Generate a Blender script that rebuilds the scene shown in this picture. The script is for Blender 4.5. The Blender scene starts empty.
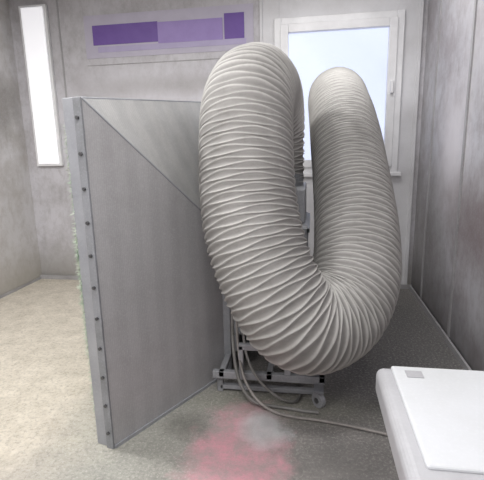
import bpy, bmesh, math, random
from mathutils import Vector, Matrix, noise
random.seed(3)
scene=bpy.context.scene
# ---------------------------------------------------------------- helpers
def link(o,parent=None):
    scene.collection.objects.link(o)
    if parent: o.parent=parent
    return o
def empty(name):
    return link(bpy.data.objects.new(name,None))
def mesh(name,verts,faces,mat=None,parent=None,smooth=False):
    me=bpy.data.meshes.new(name); me.from_pydata([tuple(v) for v in verts],[],faces); me.update()
    if smooth:
        for p in me.polygons: p.use_smooth=True
    if mat: me.materials.append(mat)
    return link(bpy.data.objects.new(name,me),parent)
BF=[(0,3,2,1),(4,5,6,7),(0,1,5,4),(1,2,6,5),(2,3,7,6),(3,0,4,7)]
def boxdata(x0,x1,y0,y1,z0,z1):
    return [(x0,y0,z0),(x1,y0,z0),(x1,y1,z0),(x0,y1,z0),(x0,y0,z1),(x1,y0,z1),(x1,y1,z1),(x0,y1,z1)]
def bev(o,w,seg=2):
    m=o.modifiers.new("b","BEVEL"); m.width=w; m.segments=seg; m.limit_method='ANGLE'; return o
def box(name,x0,x1,y0,y1,z0,z1,mat,parent=None,bevel=0,seg=2):
    o=mesh(name,boxdata(x0,x1,y0,y1,z0,z1),BF,mat,parent)
    if bevel: bev(o,bevel,seg)
    return o
def boxes(name,lst,mat,parent=None,bevel=0):
    V=[];F=[]
    for b in lst:
        k=len(V); V+=boxdata(*b); F+=[tuple(i+k for i in f) for f in BF]
    o=mesh(name,V,F,mat,parent)
    if bevel: bev(o,bevel)
    return o
def hexa(name,pts,mat,parent=None,bevel=0):
    o=mesh(name,pts,BF,mat,parent)
    if bevel: bev(o,bevel)
    return o
def tube(name,pts,r,mat,parent=None,cyc=False):
    cu=bpy.data.curves.new(name,'CURVE'); cu.dimensions='3D'; cu.bevel_depth=r; cu.bevel_resolution=4; cu.resolution_u=12
    s=cu.splines.new('NURBS'); s.points.add(len(pts)-1)
    for p,q in zip(s.points,pts): p.co=(*q,1)
    s.order_u=4; s.use_endpoint_u=True; s.use_cyclic_u=cyc
    cu.materials.append(mat); cu.use_fill_caps=True
    return link(bpy.data.objects.new(name,cu),parent)
def cyl(name,c,r,h,axis,mat,parent=None,n=32,bevel=0):
    bm=bmesh.new(); bmesh.ops.create_cone(bm,cap_ends=True,segments=n,radius1=r,radius2=r,depth=h)
    rot=Vector((0,0,1)).rotation_difference(Vector(axis)).to_matrix().to_4x4()
    bmesh.ops.transform(bm,matrix=Matrix.Translation(c)@rot,verts=bm.verts)
    me=bpy.data.meshes.new(name); bm.to_mesh(me); bm.free(); me.materials.append(mat)
    o=link(bpy.data.objects.new(name,me),parent)
    if bevel: bev(o,bevel)
    return o
# ---------------------------------------------------------------- materials
def S(c): # sRGB 0-255 -> linear
    return tuple(((v/255)/12.92 if v/255<=0.04045 else ((v/255+0.055)/1.055)**2.4) for v in c)+(1,)
class NT:
    def __init__(s,name,rough=0.6,metal=0):
        s.m=bpy.data.materials.new(name); s.m.use_nodes=True; s.t=s.m.node_tree
        s.b=s.t.nodes["Principled BSDF"]; s.b.inputs["Roughness"].default_value=rough; s.b.inputs["Metallic"].default_value=metal
        s.tc=s.t.nodes.new("ShaderNodeTexCoord").outputs["Object"]
    def n(s,ty,**kw):
        x=s.t.nodes.new(ty)
        for k,v in kw.items(): setattr(x,k,v)
        return x
    def L(s,a,b): s.t.links.new(a,b)
    def map(s,scale=(1,1,1),loc=(0,0,0),rot=(0,0,0)):
        m=s.n("ShaderNodeMapping"); m.inputs["Scale"].default_value=scale; m.inputs["Location"].default_value=loc; m.inputs["Rotation"].default_value=rot
        s.L(s.tc,m.inputs[0]); return m.outputs[0]
    def noise(s,scale,detail=4,vec=None,rough=0.6,dist=0):
        x=s.n("ShaderNodeTexNoise"); x.inputs["Scale"].default_value=scale; x.inputs["Detail"].default_value=detail
        x.inputs["Roughness"].default_value=rough; x.inputs["Distortion"].default_value=dist
        s.L(vec if vec else s.tc,x.inputs["Vector"]); return x.outputs["Fac"]
    def ramp(s,fac,a,b,ca=(0,0,0,1),cb=(1,1,1,1)):
        r=s.n("ShaderNodeValToRGB"); e=r.color_ramp.elements
        e[0].position=a; e[0].color=ca; e[1].position=b; e[1].color=cb
        s.L(fac,r.inputs[0]); return r.outputs[0]
    def mix(s,fac,a,b,mode='MIX'):
        x=s.n("ShaderNodeMix",data_type='RGBA',blend_type=mode)
        for sock,v in ((x.inputs[0],fac),(x.inputs[6],a),(x.inputs[7],b)):
            if isinstance(v,(int,float,tuple)): sock.default_value=v
            else: s.L(v,sock)
        return x.outputs[2]
    def math(s,op,a,b=0.0):
        x=s.n("ShaderNodeMath",operation=op)
        for i,v in enumerate((a,b)):
            if isinstance(v,(int,float)): x.inputs[i].default_value=v
            else: s.L(v,x.inputs[i])
        return x.outputs[0]
    def ell(s,cx,cy,rx,ry,amt=0.5,nscale=3,soft=0.35,axes='xy'):
        """noisy ellipse mask in an object plane"""
        c,sc=((cx,cy,0),(1/rx,1/ry,0)) if axes=='xy' else (((cx,0,cy),(1/rx,0,1/ry)) if axes=='xz' else ((0,cx,cy),(0,1/rx,1/ry)))
        m=s.n("ShaderNodeVectorMath",operation='MULTIPLY')
        a=s.n("ShaderNodeVectorMath",operation='SUBTRACT'); s.L(s.tc,a.inputs[0]); a.inputs[1].default_value=c
        s.L(a.outputs[0],m.inputs[0]); m.inputs[1].default_value=sc
        l=s.n("ShaderNodeVectorMath",operation='LENGTH'); s.L(m.outputs[0],l.inputs[0])
        nn=s.math('MULTIPLY',s.math('SUBTRACT',s.noise(nscale,6,None,0.65),0.5),amt*2)
        d=s.math('ADD',l.outputs["Value"],nn)
        dd=s.math('MULTIPLY',d,0.5)
        return s.ramp(dd,(1-soft)/2,(1+soft*0.8)/2,(1,1,1,1),(0,0,0,1))
    def bump(s,h,st,dist=0.01):
        b=s.n("ShaderNodeBump"); b.inputs["Strength"].default_value=st; b.inputs["Distance"].default_value=dist
        s.L(h,b.inputs["Height"]); s.L(b.outputs[0],s.b.inputs["Normal"])
    def col(s,c):
        if isinstance(c,tuple): s.b.inputs["Base Color"].default_value=c
        else: s.L(c,s.b.inputs["Base Color"])
        return s.m
def dusty(name,c,c2,scale=3,rough=0.6,metal=0,speck=0.25,bumpst=0.1):
    n=NT(name,rough,metal)
    a=n.mix(n.ramp(n.noise(scale,6),0.35,0.7),S(c),S(c2))
    b=n.mix(n.math('MULTIPLY',n.ramp(n.noise(90,3),0.5,0.75),speck),a,S([min(255,v+35) for v in c]))
    n.bump(n.noise(120,3),bumpst,0.003)
    return n.col(b)
def wallmat(name,base,stain,light,zdark=None,spots=()):
    n=NT(name,0.5)
    a=n.mix(n.ramp(n.noise(0.9,5,n.map((1,1,0.6))),0.35,0.7),S(base),S(light))
    a=n.mix(n.math('MULTIPLY',n.ramp(n.noise(1.8,9,None,0.72),0.46,0.64),0.7),a,S(stain))
    a=n.mix(n.math('MULTIPLY',n.ramp(n.noise(14,6,n.map((1,1,0.5)),0.75),0.48,0.68),0.55),a,S(stain))
    for (cx,cy,rx,ry,axes,c,st) in spots:
        a=n.mix(n.math('MULTIPLY',n.ell(cx,cy,rx,ry,0.9,3.5,0.6,axes),st),a,S(c))
    a=n.mix(n.math('MULTIPLY',n.ramp(n.noise(55,4,None,0.8),0.5,0.7),0.25),a,S(light))
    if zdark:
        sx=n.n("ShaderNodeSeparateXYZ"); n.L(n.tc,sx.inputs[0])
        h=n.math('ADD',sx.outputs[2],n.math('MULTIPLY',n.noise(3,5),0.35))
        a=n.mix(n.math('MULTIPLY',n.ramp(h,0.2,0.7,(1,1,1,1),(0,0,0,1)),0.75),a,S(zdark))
    n.bump(n.noise(60,3),0.08,0.003)
    return n.col(a)
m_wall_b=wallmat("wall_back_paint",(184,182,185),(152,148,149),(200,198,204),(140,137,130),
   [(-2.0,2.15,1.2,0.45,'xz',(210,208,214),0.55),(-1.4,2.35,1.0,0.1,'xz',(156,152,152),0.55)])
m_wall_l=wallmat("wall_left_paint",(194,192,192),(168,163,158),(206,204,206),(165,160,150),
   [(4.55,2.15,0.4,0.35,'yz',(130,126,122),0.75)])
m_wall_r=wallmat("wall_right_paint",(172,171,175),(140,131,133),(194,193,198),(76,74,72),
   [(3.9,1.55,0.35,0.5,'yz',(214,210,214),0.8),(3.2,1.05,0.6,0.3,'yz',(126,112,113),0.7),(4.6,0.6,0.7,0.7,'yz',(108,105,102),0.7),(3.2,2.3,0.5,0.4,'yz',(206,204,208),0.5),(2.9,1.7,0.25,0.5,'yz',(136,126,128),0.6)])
m_ceil=dusty("ceiling_paint",(200,200,200),(186,186,186))
m_white=dusty("white_panel_paint",(214,214,217),(194,193,195),2,0.45,0,0.1,0.03)
m_frame=dusty("window_frame_pvc",(230,230,232),(214,214,216),4,0.35,0,0.1,0.02)
# floor
n=NT("floor_concrete",0.75)
a=n.mix(n.ramp(n.noise(1.6,8,None,0.65),0.35,0.7),S((142,138,134)),S((166,161,155)))
a=n.mix(n.math('MULTIPLY',n.ramp(n.noise(3.2,10,None,0.8),0.44,0.58),0.6),a,S((114,110,108)))
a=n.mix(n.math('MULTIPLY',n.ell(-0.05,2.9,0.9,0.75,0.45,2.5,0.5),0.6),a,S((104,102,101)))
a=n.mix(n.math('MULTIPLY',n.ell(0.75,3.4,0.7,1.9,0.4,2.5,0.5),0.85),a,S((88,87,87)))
a=n.mix(n.ell(-3.0,3.0,1.85,2.6,0.3,2.2,0.22),a,n.mix(n.ramp(n.noise(6,10,None,0.78),0.36,0.64),S((172,164,150)),S((204,196,182))))
a=n.mix(n.math('MULTIPLY',n.ell(-1.0,2.2,0.4,0.9,0.5,5,0.5),0.3),a,S((150,158,144)))
a=n.mix(n.math('MULTIPLY',n.ell(-0.2,2.5,0.6,0.16,0.6,5,0.6),0.35),a,S((132,134,114)))
a=n.mix(n.math('MULTIPLY',n.ramp(n.noise(60,4,None,0.8),0.5,0.64),0.4),a,S((200,196,189)))
a=n.mix(n.math('MULTIPLY',n.ramp(n.noise(40,5,n.map(loc=(5,3,1)),0.85),0.5,0.62),0.4),a,S((92,90,87)))
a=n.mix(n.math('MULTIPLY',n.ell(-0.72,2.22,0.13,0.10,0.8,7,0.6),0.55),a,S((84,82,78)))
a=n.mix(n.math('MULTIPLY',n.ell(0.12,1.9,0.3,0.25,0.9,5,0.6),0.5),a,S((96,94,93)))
a=n.mix(n.math('MULTIPLY',n.ell(-0.38,1.98,0.26,0.46,0.75,6,0.32),0.85),a,n.mix(n.ramp(n.noise(8,10,None,0.8),0.40,0.58),S((206,146,158)),S((168,146,147))))
a=n.mix(n.math('MULTIPLY',n.ell(-0.26,2.24,0.13,0.16,0.9,8,0.4),0.8),a,n.mix(n.noise(18,6),S((190,192,193)),S((156,156,157))))
n.bump(n.noise(40,6,None,0.8),0.35,0.01)
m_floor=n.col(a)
# duct fabric
n=NT("duct_fabric",0.7)
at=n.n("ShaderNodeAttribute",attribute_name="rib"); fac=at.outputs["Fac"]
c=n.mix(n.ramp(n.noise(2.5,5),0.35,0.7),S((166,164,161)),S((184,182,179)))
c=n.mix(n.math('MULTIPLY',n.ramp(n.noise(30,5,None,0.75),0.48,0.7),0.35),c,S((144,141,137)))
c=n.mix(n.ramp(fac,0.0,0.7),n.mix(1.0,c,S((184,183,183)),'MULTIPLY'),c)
n.bump(n.noise(160,4),0.15,0.003)
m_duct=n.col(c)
# hood metal
def hoodmat(name,c1,c2,rot):
    n=NT(name,0.5,0.15)
    v=n.map((1,1,1),(0,0,0),rot)
    w=n.n("ShaderNodeTexWave"); w.inputs["Scale"].default_value=2.2; w.inputs["Distortion"].default_value=0.5; w.inputs["Detail"].default_value=1; w.bands_direction='X'
    n.L(v,w.inputs["Vector"])
    a=n.mix(n.ramp(w.outputs["Fac"],0.3,0.7),S(c1),S(c2))
    w2=n.n("ShaderNodeTexWave"); w2.inputs["Scale"].default_value=26; w2.inputs["Distortion"].default_value=0.3; n.L(v,w2.inputs["Vector"])
    a=n.mix(n.math('MULTIPLY',w2.outputs["Fac"],0.12),a,S((110,110,112)))
    a=n.mix(n.math('MULTIPLY',n.ramp(n.noise(110,4,None,0.8),0.48,0.7),0.4),a,S((204,204,202)))
    a=n.mix(n.math('MULTIPLY',n.ramp(n.noise(2.5,8,None,0.75),0.46,0.68),0.4),a,S((142,140,140)))
    n.bump(n.noise(150,3),0.15,0.003)
    return n.col(a)
m_hood=hoodmat("hood_sheet_side",(166,165,167),(171,170,172),(0,0,math.radians(-60)))
m_hood2=hoodmat("hood_sheet_top",(176,176,176),(182,182,181),(0,0,math.radians(60)))
m_post=dusty("galvanised_post",(152,154,160),(166,168,173),6,0.4,0.3,0.25)
m_steel=dusty("painted_steel_grey",(146,148,153),(126,128,131),5,0.45,0.2)
m_fan=dusty("fan_housing_grey",(152,153,157),(130,131,134),5,0.5,0.15)
m_bolt=dusty("bolt_steel",(80,80,82),(106,106,108),20,0.35,0.6)
m_fuzz=dusty("filter_fibre",(150,172,150),(200,205,190),16,0.95,0,0.5,0.8)
m_cable=dusty("cable_grey",(124,122,120),(98,96,93),8,0.55)
m_hose=dusty("cable_light_grey",(146,140,137),(120,116,112),8,0.5)
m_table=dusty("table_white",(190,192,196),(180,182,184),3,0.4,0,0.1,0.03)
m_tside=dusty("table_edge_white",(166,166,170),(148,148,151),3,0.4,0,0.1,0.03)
m_seam=dusty("seam_strip",(164,163,165),(146,144,145),4,0.5)
def emis(name,c,st):
    m=bpy.data.materials.new(name); m.use_nodes=True; b=m.node_tree.nodes["Principled BSDF"]
    b.inputs["Base Color"].default_value=S((230,230,230)); b.inputs["Emission Color"].default_value=S(c); b.inputs["Emission Strength"].default_value=st
    return m
m_lamp=emis("lamp_diffuser",(244,243,250),0.55)
m_clamp=emis("ceiling_and_fill_diffuser",(255,252,245),3.0)
# ---------------------------------------------------------------- room
XL,XR,YB,YF,ZC=-3.52,1.15,5.0,-1.6,3.5
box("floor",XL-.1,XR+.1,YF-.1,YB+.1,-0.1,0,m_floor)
box("ceiling",XL-.1,XR+.1,YF-.1,YB+.1,ZC,ZC+.1,m_ceil)
wx0,wx1,wz0,wz1=-0.36,0.86,1.36,2.90
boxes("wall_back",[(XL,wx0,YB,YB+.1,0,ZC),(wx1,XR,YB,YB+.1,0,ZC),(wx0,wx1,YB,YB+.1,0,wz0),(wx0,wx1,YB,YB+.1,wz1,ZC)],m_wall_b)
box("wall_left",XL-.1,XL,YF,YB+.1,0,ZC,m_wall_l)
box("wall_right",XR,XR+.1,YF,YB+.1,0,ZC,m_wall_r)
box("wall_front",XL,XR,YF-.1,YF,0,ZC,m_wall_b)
# panel around window (white bay), seams
pz=0.02
boxes("trim_1",[(-0.54,wx0,YB-pz,YB,0,ZC),(wx1,1.07,YB-pz,YB,0,ZC),(wx0,wx1,YB-pz,YB,0,wz0),(wx0,wx1,YB-pz,YB,wz1,ZC)],m_white,None,0.003)
boxes("trim_2",[(-0.57,-0.54,YB-.03,YB,0,ZC),(1.06,1.10,YB-.035,YB,0,ZC)],m_white,None,0.004)
boxes("trim_3",[(x,x+.02,YB-.005,YB,0,ZC) for x in (-2.92,)]+[(-2.6,-0.58,YB-.005,YB,2.60,2.61)],m_seam)
boxes("trim_4",[(XR-.012,XR,y,y+.035,0,ZC) for y in (0.9,2.25,3.56,4.5)],m_seam)
boxes("trim_5",[(XL,XL+.01,y,y+.035,0,ZC) for y in (1.4,2.75,4.1)],m_seam)
box("baseboard_back",XL,XR,YB-.05,YB-.037,0,0.05,m_seam)
box("baseboard_right",XR-.03,XR-.013,YF,YB-.06,0,0.05,m_seam)
box("baseboard_left",XL+.011,XL+.02,YF,YB-.06,0,0.03,m_seam)
# window
win=empty("window_1")
f0,f1=YB-.06,YB+.03
def fr(name,x0,x1,z0,z1,t,y0,y1):
    boxes(name,[(x0,x0+t,y0,y1,z0,z1),(x1-t,x1,y0,y1,z0,z1),(x0+t,x1-t,y0,y1,z0,z0+t),(x0+t,x1-t,y0,y1,z1-t,z1)],m_frame,win,0.006)
fr("outer_frame",-0.41,0.92,1.33,2.96,0.075,f0,f1)
fr("sash",-0.345,0.855,1.395,2.895,0.085,f0-.02,f0+.05)
box("sill",-0.45,0.96,YB-.08,YB-.0,1.29,1.335,m_frame,win,0.008)
box("handle",0.80,0.83,f0-.06,f0-.02,2.15,2.28,m_frame,win,0.008)
n=NT("window_glass",0.1)
g=n.t; out=g.nodes["Material Output"]
tr=n.n("ShaderNodeBsdfTransparent"); df=n.n("ShaderNodeBsdfTranslucent"); df.inputs[0].default_value=S((240,242,250))
mx=n.n("ShaderNodeMixShader"); n.L(n.ramp(n.noise(1.1,2,n.map((1,1,1),(0,0,0),(0,0.6,0))),0.3,0.7,(0.02,)*3+(1,),(0.3,)*3+(1,)),mx.inputs[0]); n.L(tr.outputs[0],mx.inputs[1]); n.L(df.outputs[0],mx.inputs[2])
gl=n.n("ShaderNodeBsdfGlossy"); gl.inputs["Roughness"].default_value=0.25
mx2=n.n("ShaderNodeMixShader"); mx2.inputs[0].default_value=0.03; n.L(mx.outputs[0],mx2.inputs[1]); n.L(gl.outputs[0],mx2.inputs[2]); n.L(mx2.outputs[0],out.inputs[0])
box("pane",-0.28,0.79,YB-.03,YB-.02,1.46,2.83,n.m,win)
# sign
sg=empty("wall_sign")
def pmat(name,c): return dusty(name,c,[max(0,v-8) for v in c],6,0.5,0,0.05,0.02)
yb=YB
box("backing_board",-2.60,-0.64,yb-.006,yb-.0005,2.68,3.14,pmat("sign_lavender",(184,179,194)),sg)
box("stripe_dark",-2.50,-1.72,yb-.012,yb-.006,2.82,3.03,pmat("sign_purple",(110,82,156)),sg)
box("stripe_light",-1.72,-0.98,yb-.013,yb-.006,2.80,3.02,pmat("sign_violet",(152,132,188)),sg)
box("stripe_end",-0.96,-0.74,yb-.012,yb-.006,2.80,3.06,pmat("sign_purple2",(108,80,154)),sg)
box("stripe_low",-2.45,-0.72,yb-.010,yb-.006,2.74,2.80,pmat("sign_lilac",(174,165,196)),sg)
# wall lamp
wl=empty("fluorescent_wall_lamp")
box("housing",-3.37,-3.03,YB-.05,YB,1.46,3.29,m_frame,wl,0.008)
box("diffuser",-3.335,-3.065,YB-.062,YB-.05,1.49,3.26,m_lamp,wl,0.004)
# ceiling lamps out of view, with fill light added behind the camera
for i,(x,y) in enumerate([(-2.3,2.2),(-0.6,1.0),(-2.3,-0.5),(0.2,3.6),(0.2,-0.6)]):
    cl=empty("ceiling_and_fill_lamp" if i==0 else "ceiling_and_fill_lamp.%03d"%i)
    box("housing",x-.65,x+.65,y-.17,y+.17,ZC-.07,ZC,m_frame,cl,0.008)
    box("diffuser",x-.62,x+.62,y-.14,y+.14,ZC-.082,ZC-.07,m_clamp,cl)
    li=bpy.data.lights.new("tube_and_fill_light","AREA"); li.shape='RECTANGLE'; li.size=1.24; li.size_y=0.28
    li.energy=[76,44,62,26,42][i]; li.color=(1,0.99,0.98)
    lo=link(bpy.data.objects.new("tube_and_fill_light",li),cl); lo.location=(x,y,ZC-.09)
# ---------------------------------------------------------------- exhaust unit
ex=empty("spray_booth_exhaust_unit")
Q=Vector((-1.07,1.965,0)); Bp=Vector((-0.74,3.50,0))
d=(Bp-Q).normalized(); W=(Bp-Q).length; nn=Vector((-d.y,d.x,0))
def P(u,w,z): v=Q+d*u+nn*w; return (v.x,v.y,z)
zA,zB=1.875,1.985
def ztop(u): return zA+(zB-zA)*u/W
def fbox(name,u0,u1,w0,w1,z0,z1,mat,follow=False,bevel=0.003):
    a=(z1+ztop(u0)-zA,z1+ztop(u1)-zA) if follow else (z1,z1)
    b=(z0+ztop(u0)-zA,z0+ztop(u1)-zA) if follow=='both' else (z0,z0)
    pts=[P(u0,w0,b[0]),P(u1,w0,b[1]),P(u1,w1,b[1]),P(u0,w1,b[0]),P(u0,w0,a[0]),P(u1,w0,a[1]),P(u1,w1,a[1]),P(u0,w1,a[0])]
    return hexa(name,pts,mat,ex,bevel)
fbox("flange_post_near",0,0.045,0,0.115,0,zA,m_post,True)
fbox("flange_post_far",W-.045,W,0,0.115,0,zA,m_post,True)
fbox("flange_rail_top",0.045,W-.045,0,0.115,zA-.045,zA,m_post,'both')
fbox("flange_rail_bottom",0.045,W-.045,0,0.115,0.0,0.045,m_post)
fbox("flange_lip",-0.014,0.0,-0.004,0.042,0.0,zA,m_steel,True)
for i in range(11):
    z=0.10+i*0.168
    cyl("bolt_%d"%i,Vector(P(-0.017,0.019,z)),0.009,0.014,-d,m_bolt,ex,12)
# filter media slab, lumpy
V=[];F=[];NU,NZ=40,80
for i in range(NU+1):
    for j in range(NZ+1):
        u=0.03+(W-.06)*i/NU; z=0.06+(ztop(u)-.12)*j/NZ
        h=0.095+0.02*noise.noise(Vector((u*6,z*5,0)))+0.02*noise.noise(Vector((u*25,z*22,3)))
        if 0.3<z<1.5 and i<3: h+=0.012+0.02*abs(noise.noise(Vector((u*3,z*9,9))))
        V.append(P(u,h,z))
for i in range(NU):
    for j in range(NZ):
        a=i*(NZ+1)+j; F.append((a,a+1,a+NZ+2,a+NZ+1))
mesh("filter_media",V,F,m_fuzz,ex,True)
# loose fibres
V=[];F=[]
for i in range(3000):
    z=random.choice([random.uniform(0.6,1.25),random.uniform(0.2,1.75)]); b=Vector(P(0.0+random.random()*.03,0.108,z))
    dirv=(nn*random.uniform(.2,1)+Vector((0,0,random.uniform(-1.2,.6)))-d*random.uniform(0,.4)).normalized()*random.uniform(.012,.045)
    t=Vector((random.uniform(-1,1),random.uniform(-1,1),random.uniform(-1,1))).normalized()*0.0018
    k=len(V); V+=[b-t,b+t,b+dirv+Vector((0,0,-0.01))]; F.append((k,k+1,k+2))
mesh("filter_fibres",V,F,m_fuzz,ex)
# hood frustum
C0=Vector((-0.60,2.84,0)); D0=C0+d*0.62
zc=1.07
zb=0.012
pA,pB,pC,pD=Q+d*0.0,Q+d*W,C0,D0
def q4(name,pts,mat,th=0.004):
    o=mesh(name,pts,[(0,1,2,3)],mat,ex); s=o.modifiers.new("s","SOLIDIFY"); s.thickness=th; s.offset=0; return o
v=lambda p,z:(p.x,p.y,z)
q4("hood_side_near",[v(pA,zb),v(pC,zb),v(pC,zc),v(pA,zA-.01)],m_hood)
q4("hood_top",[v(pA,zA-.01),v(pC,zc),v(pD,zc),v(pB,zB-.01)],m_hood2)
q4("hood_side_far",[v(pB,zb),v(pD,zb),v(pD,zc),v(pB,zB-.01)],m_hood)
q4("hood_bottom",[v(pA,zb),v(pB,zb),v(pD,zb),v(pC,zb)],m_hood)
tube("hood_hip_seam",[v(pA,zA-.005),v((pA+pC)/2,(zA+zc)/2),v(pC,zc)],0.006,m_post,ex)
def strip(name,a,b,w,mat):
    a=Vector(a);b=Vector(b); dr=(b-a).normalized(); s=dr.cross(Vector((0,0,1))).normalized()*w
    up=Vector((0,0,w*1.6)); pts=[a,b,b+s,a+s]; pts=pts+[p+up for p in pts]
    return hexa(name,pts,mat,ex)
strip("hood_bottom_angle",v(pA,0.0),v(pC,0.0),0.012,m_post)
# inlet collar
o=C0+Vector((-0.005,-0.01,0))
hexa("inlet_flange",[(o.x-.01,o.y-.012,0.0),(o.x+.045,o.y-.012,0.0),(o.x+.045,o.y+.02,0.0),(o.x-.01,o.y+.02,0.0),(o.x-.01,o.y-.012,zc+.01),(o.x+.045,o.y-.012,zc+.01),(o.x+.045,o.y+.02,zc+.01),(o.x-.01,o.y+.02,zc+.01)],m_steel,ex,0.003)
# fan housing
box("fan_housing",-0.55,-0.02,2.86,3.55,0.30,1.10,m_fan,ex,0.012)
box("fan_outlet_plenum",-0.58,-0.04,2.98,3.60,1.10,1.34,m_fan,ex,0.012)
boxes("housing_ribs",[(-0.56,-0.01,2.85,2.862,z,z+.03) for z in (0.32,0.68,1.06)]+[(-0.03,-0.008,2.85,3.55,z,z+.03) for z in (0.32,0.68,1.06)],m_steel,ex,0.003)
cyl("outlet_collar",Vector((-0.33,3.32,1.38)),0.27,0.10,(0,0,1),m_steel,ex,48)
cyl("motor",Vector((0.10,3.2,0.45)),0.13,0.24,(1,0,0),m_steel,ex,32,0.01)
# trolley frame
boxes("trolley_frame",[(-0.64,0.10,2.56,2.60,0.12,0.17),(-0.64,0.10,3.46,3.50,0.13,0.17),(-0.60,-0.56,2.56,3.5,0.13,0.17),(0.06,0.10,2.56,3.5,0.13,0.17),(-0.28,-0.24,2.56,3.5,0.13,0.17),
   (-0.55,-0.51,2.86,2.90,0.17,0.30),(-0.08,-0.04,2.86,2.90,0.17,0.30),(-0.55,-0.51,3.46,3.50,0.17,0.30),(-0.08,-0.04,3.46,3.50,0.17,0.30),
   (-0.16,-0.12,2.56,2.60,0.17,0.36),(-0.46,-0.43,2.56,2.60,0.17,0.36),(-0.46,-0.12,2.56,2.60,0.33,0.37),
   (-0.62,-0.58,2.60,2.64,0.0,0.13),(-0.60,0.06,2.60,2.64,0.02,0.05)],m_fan,ex,0.004)
for i,(x,y) in enumerate([(0.06,2.50),(0.08,3.44),(-0.50,3.44)]):
    cyl("caster_wheel_%d"%i,Vector((x,y,0.05)),0.05,0.035,(1,0.9,0),m_fan,ex,32,0.006)
    cyl("caster_hub_%d"%i,Vector((x,y,0.05)),0.018,0.045,(1,0.9,0),m_bolt,ex,16)
    boxes("caster_fork_%d"%i,[(x-.03,x+.03,y-.03,y+.07,0.108,0.125)],m_steel,ex)
# ---------------------------------------------------------------- duct
key=[(-0.33,3.32,1.36),(-0.33,3.33,1.55),(-0.33,3.28,1.80),(-0.34,3.08,1.97),(-0.365,2.85,1.985),(-0.385,2.66,1.86),(-0.38,2.53,1.61),(-0.355,2.42,1.33),(-0.29,2.32,1.06),(-0.17,2.25,0.81),(-0.03,2.28,0.65),(0.16,2.46,0.65),(0.275,2.67,0.82),(0.30,2.94,1.07),(0.285,3.26,1.37),(0.26,3.70,1.73),(0.235,4.17,1.99),(0.24,4.55,2.10),(0.25,4.93,2.13)]
K=[Vector(k) for k in key]
def cr(p0,p1,p2,p3,t):
    return 0.5*((2*p1)+(-p0+p2)*t+(2*p0-5*p1+4*p2-p3)*t*t+(-p0+3*p1-3*p2+p3)*t**3)
poly=[]
KK=[2*K[0]-K[1]]+K+[2*K[-1]-K[-2]]
for i in range(1,len(KK)-2):
    for t in range(30): poly.append(cr(KK[i-1],KK[i],KK[i+1],KK[i+2],t/30))
poly.append(K[-1])
for _ in range(60): # smooth
    poly=[poly[0]]+[(poly[i-1]+2*poly[i]+poly[i+1])/4 for i in range(1,len(poly)-1)]+[poly[-1]]
acc=[0]
for i in range(1,len(poly)): acc.append(acc[-1]+(poly[i]-poly[i-1]).length)
Ltot=acc[-1]
def at(s):
    s=max(0,min(Ltot-1e-6,s)); lo,hi=0,len(acc)-1
    while hi-lo>1:
        m=(lo+hi)//2
        if acc[m]<=s: lo=m
        else: hi=m
    t=(s-acc[lo])/(acc[hi]-acc[lo]); return poly[lo].lerp(poly[hi],t)
NFR=600
T=[(at(Ltot*(i+.5)/NFR+0.004)-at(Ltot*(i+.5)/NFR-0.004)).normalized() for i in range(NFR)]
N0=T[0].orthogonal().normalized(); Ns=[]
for i in range(NFR):
    if i>0: N0=T[i-1].rotation_difference(T[i])@N0
    N0=(N0-T[i]*N0.dot(T[i])).normalized(); Ns.append(N0.copy())
def frame(s):
    x=s/Ltot*NFR-.5; i=max(0,min(NFR-2,int(x))); t=max(0,min(1,x-i))
    t_=T[i].lerp(T[i+1],t).normalized(); n_=Ns[i].lerp(Ns[i+1],t); n_=(n_-t_*n_.dot(t_)).normalized()
    return t_,n_,t_.cross(n_)
R=0.274
NR=int(Ltot/0.030); SUB=8; SEG=144
sp=Ltot/NR
def off(i,th,s):
    if i<=0 or i>=NR: return 0
    # neighbouring wire turns lean towards / away from each other -> slim diamond pattern
    return sp*0.30*(1 if i%2 else -1)*math.sin(5*th+0.35*math.sin(i*0.31))+sp*0.12*noise.noise(Vector((math.cos(th)*1.6,math.sin(th)*1.6,s*3)))
V=[];F=[];A=[]
for i in range(NR):
    for k in range(SUB):
        t=k/SUB; s=(i+t)*sp
        c0=at(s); tg,n_,b_=frame(s)
        sag=math.sin(math.pi*t)**0.5
        bead=0.0022*max(0,math.cos(math.pi*2*t))**6
        for j in range(SEG):
            th=2*math.pi*j/SEG
            o1=off(i,th,s); o2=off(i+1,th,s)
            o_=o1*(1-t)+o2*t
            gap=(sp+o2-o1)/sp          # local distance between the turns
            rad=R+bead-0.0095*sag*(0.5+0.5*gap)*(0.9+0.35*noise.noise(Vector((math.cos(th)*3,math.sin(th)*3,s*9))))
            rad+=0.005*noise.noise(Vector((math.cos(th)*2,math.sin(th)*2,s*2.5)))
            r=n_*math.cos(th)+b_*math.sin(th)
            V.append(c0+r*rad+tg*o_); A.append(1-sag)
rows=NR*SUB
for r in range(rows-1):
    for j in range(SEG):
        a=r*SEG+j;b=r*SEG+(j+1)%SEG
        F.append((a,b,b+SEG,a+SEG))
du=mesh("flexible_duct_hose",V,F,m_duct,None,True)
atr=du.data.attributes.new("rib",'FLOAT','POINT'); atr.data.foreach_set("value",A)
# duct spigot through the window pane
cyl("wall_collar",Vector((0.25,4.95,2.13)),R+.006,0.06,(0,1,0),m_steel,win,64)
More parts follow.
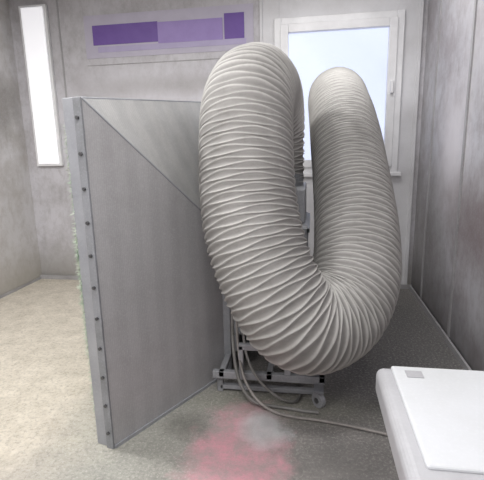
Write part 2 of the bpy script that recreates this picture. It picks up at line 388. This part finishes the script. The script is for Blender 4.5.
# ---------------------------------------------------------------- cables
cb=empty("power_cables")
tube("cable_1",[(-0.53,2.76,1.0),(-0.52,2.72,0.7),(-0.52,2.66,0.4),(-0.47,2.50,0.16),(-0.36,2.42,0.03),(-0.20,2.46,0.012),(-0.02,2.42,0.012),(0.06,2.42,0.012)],0.011,m_cable,cb)
tube("cable_2",[(-0.50,2.78,0.9),(-0.49,2.70,0.6),(-0.48,2.60,0.3),(-0.40,2.48,0.10),(-0.25,2.38,0.014),(-0.05,2.34,0.014),(0.15,2.34,0.014),(0.50,2.24,0.014)],0.009,m_hose,cb)
tube("cable_3",[(-0.46,2.78,0.9),(-0.45,2.66,0.5),(-0.42,2.54,0.28),(-0.30,2.50,0.12),(-0.15,2.47,0.03),(-0.05,2.52,0.012),(-0.05,2.72,0.012),(-0.1,2.9,0.012)],0.009,m_cable,cb)
# ---------------------------------------------------------------- table
tb=empty("white_work_table")
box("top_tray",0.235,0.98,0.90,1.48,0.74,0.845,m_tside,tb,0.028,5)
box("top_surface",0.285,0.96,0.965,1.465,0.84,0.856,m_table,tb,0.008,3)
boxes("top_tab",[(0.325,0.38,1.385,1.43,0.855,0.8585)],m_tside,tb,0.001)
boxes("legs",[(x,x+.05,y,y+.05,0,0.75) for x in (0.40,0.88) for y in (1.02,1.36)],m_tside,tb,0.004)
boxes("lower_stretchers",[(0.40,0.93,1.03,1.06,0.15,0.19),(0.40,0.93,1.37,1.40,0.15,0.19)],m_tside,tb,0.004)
# ---------------------------------------------------------------- world, camera
w=bpy.data.worlds.new("World"); scene.world=w; w.use_nodes=True
bg=w.node_tree.nodes["Background"]; bg.inputs[0].default_value=S((212,220,248)); bg.inputs[1].default_value=1.4
f=430.0
yaw=math.radians(9.3); pitch=math.radians(12.0); roll=math.radians(1.3)
fw=Vector((-math.sin(yaw)*math.cos(pitch), math.cos(yaw)*math.cos(pitch), -math.sin(pitch)))
right=Vector((math.cos(yaw), math.sin(yaw),0)); up=right.cross(fw)
r2=right*math.cos(roll)-up*math.sin(roll); u2=up*math.cos(roll)+right*math.sin(roll)
cam=bpy.data.cameras.new("camera"); co=link(bpy.data.objects.new("camera",cam))
M=Matrix((r2,u2,-fw)).transposed().to_4x4(); M.translation=Vector((0,0,1.62)); co.matrix_world=M
cam.sensor_fit='HORIZONTAL'; cam.sensor_width=36; cam.lens=36*f/484; cam.clip_start=0.02
scene.camera=co
scene.view_settings.view_transform='Standard'
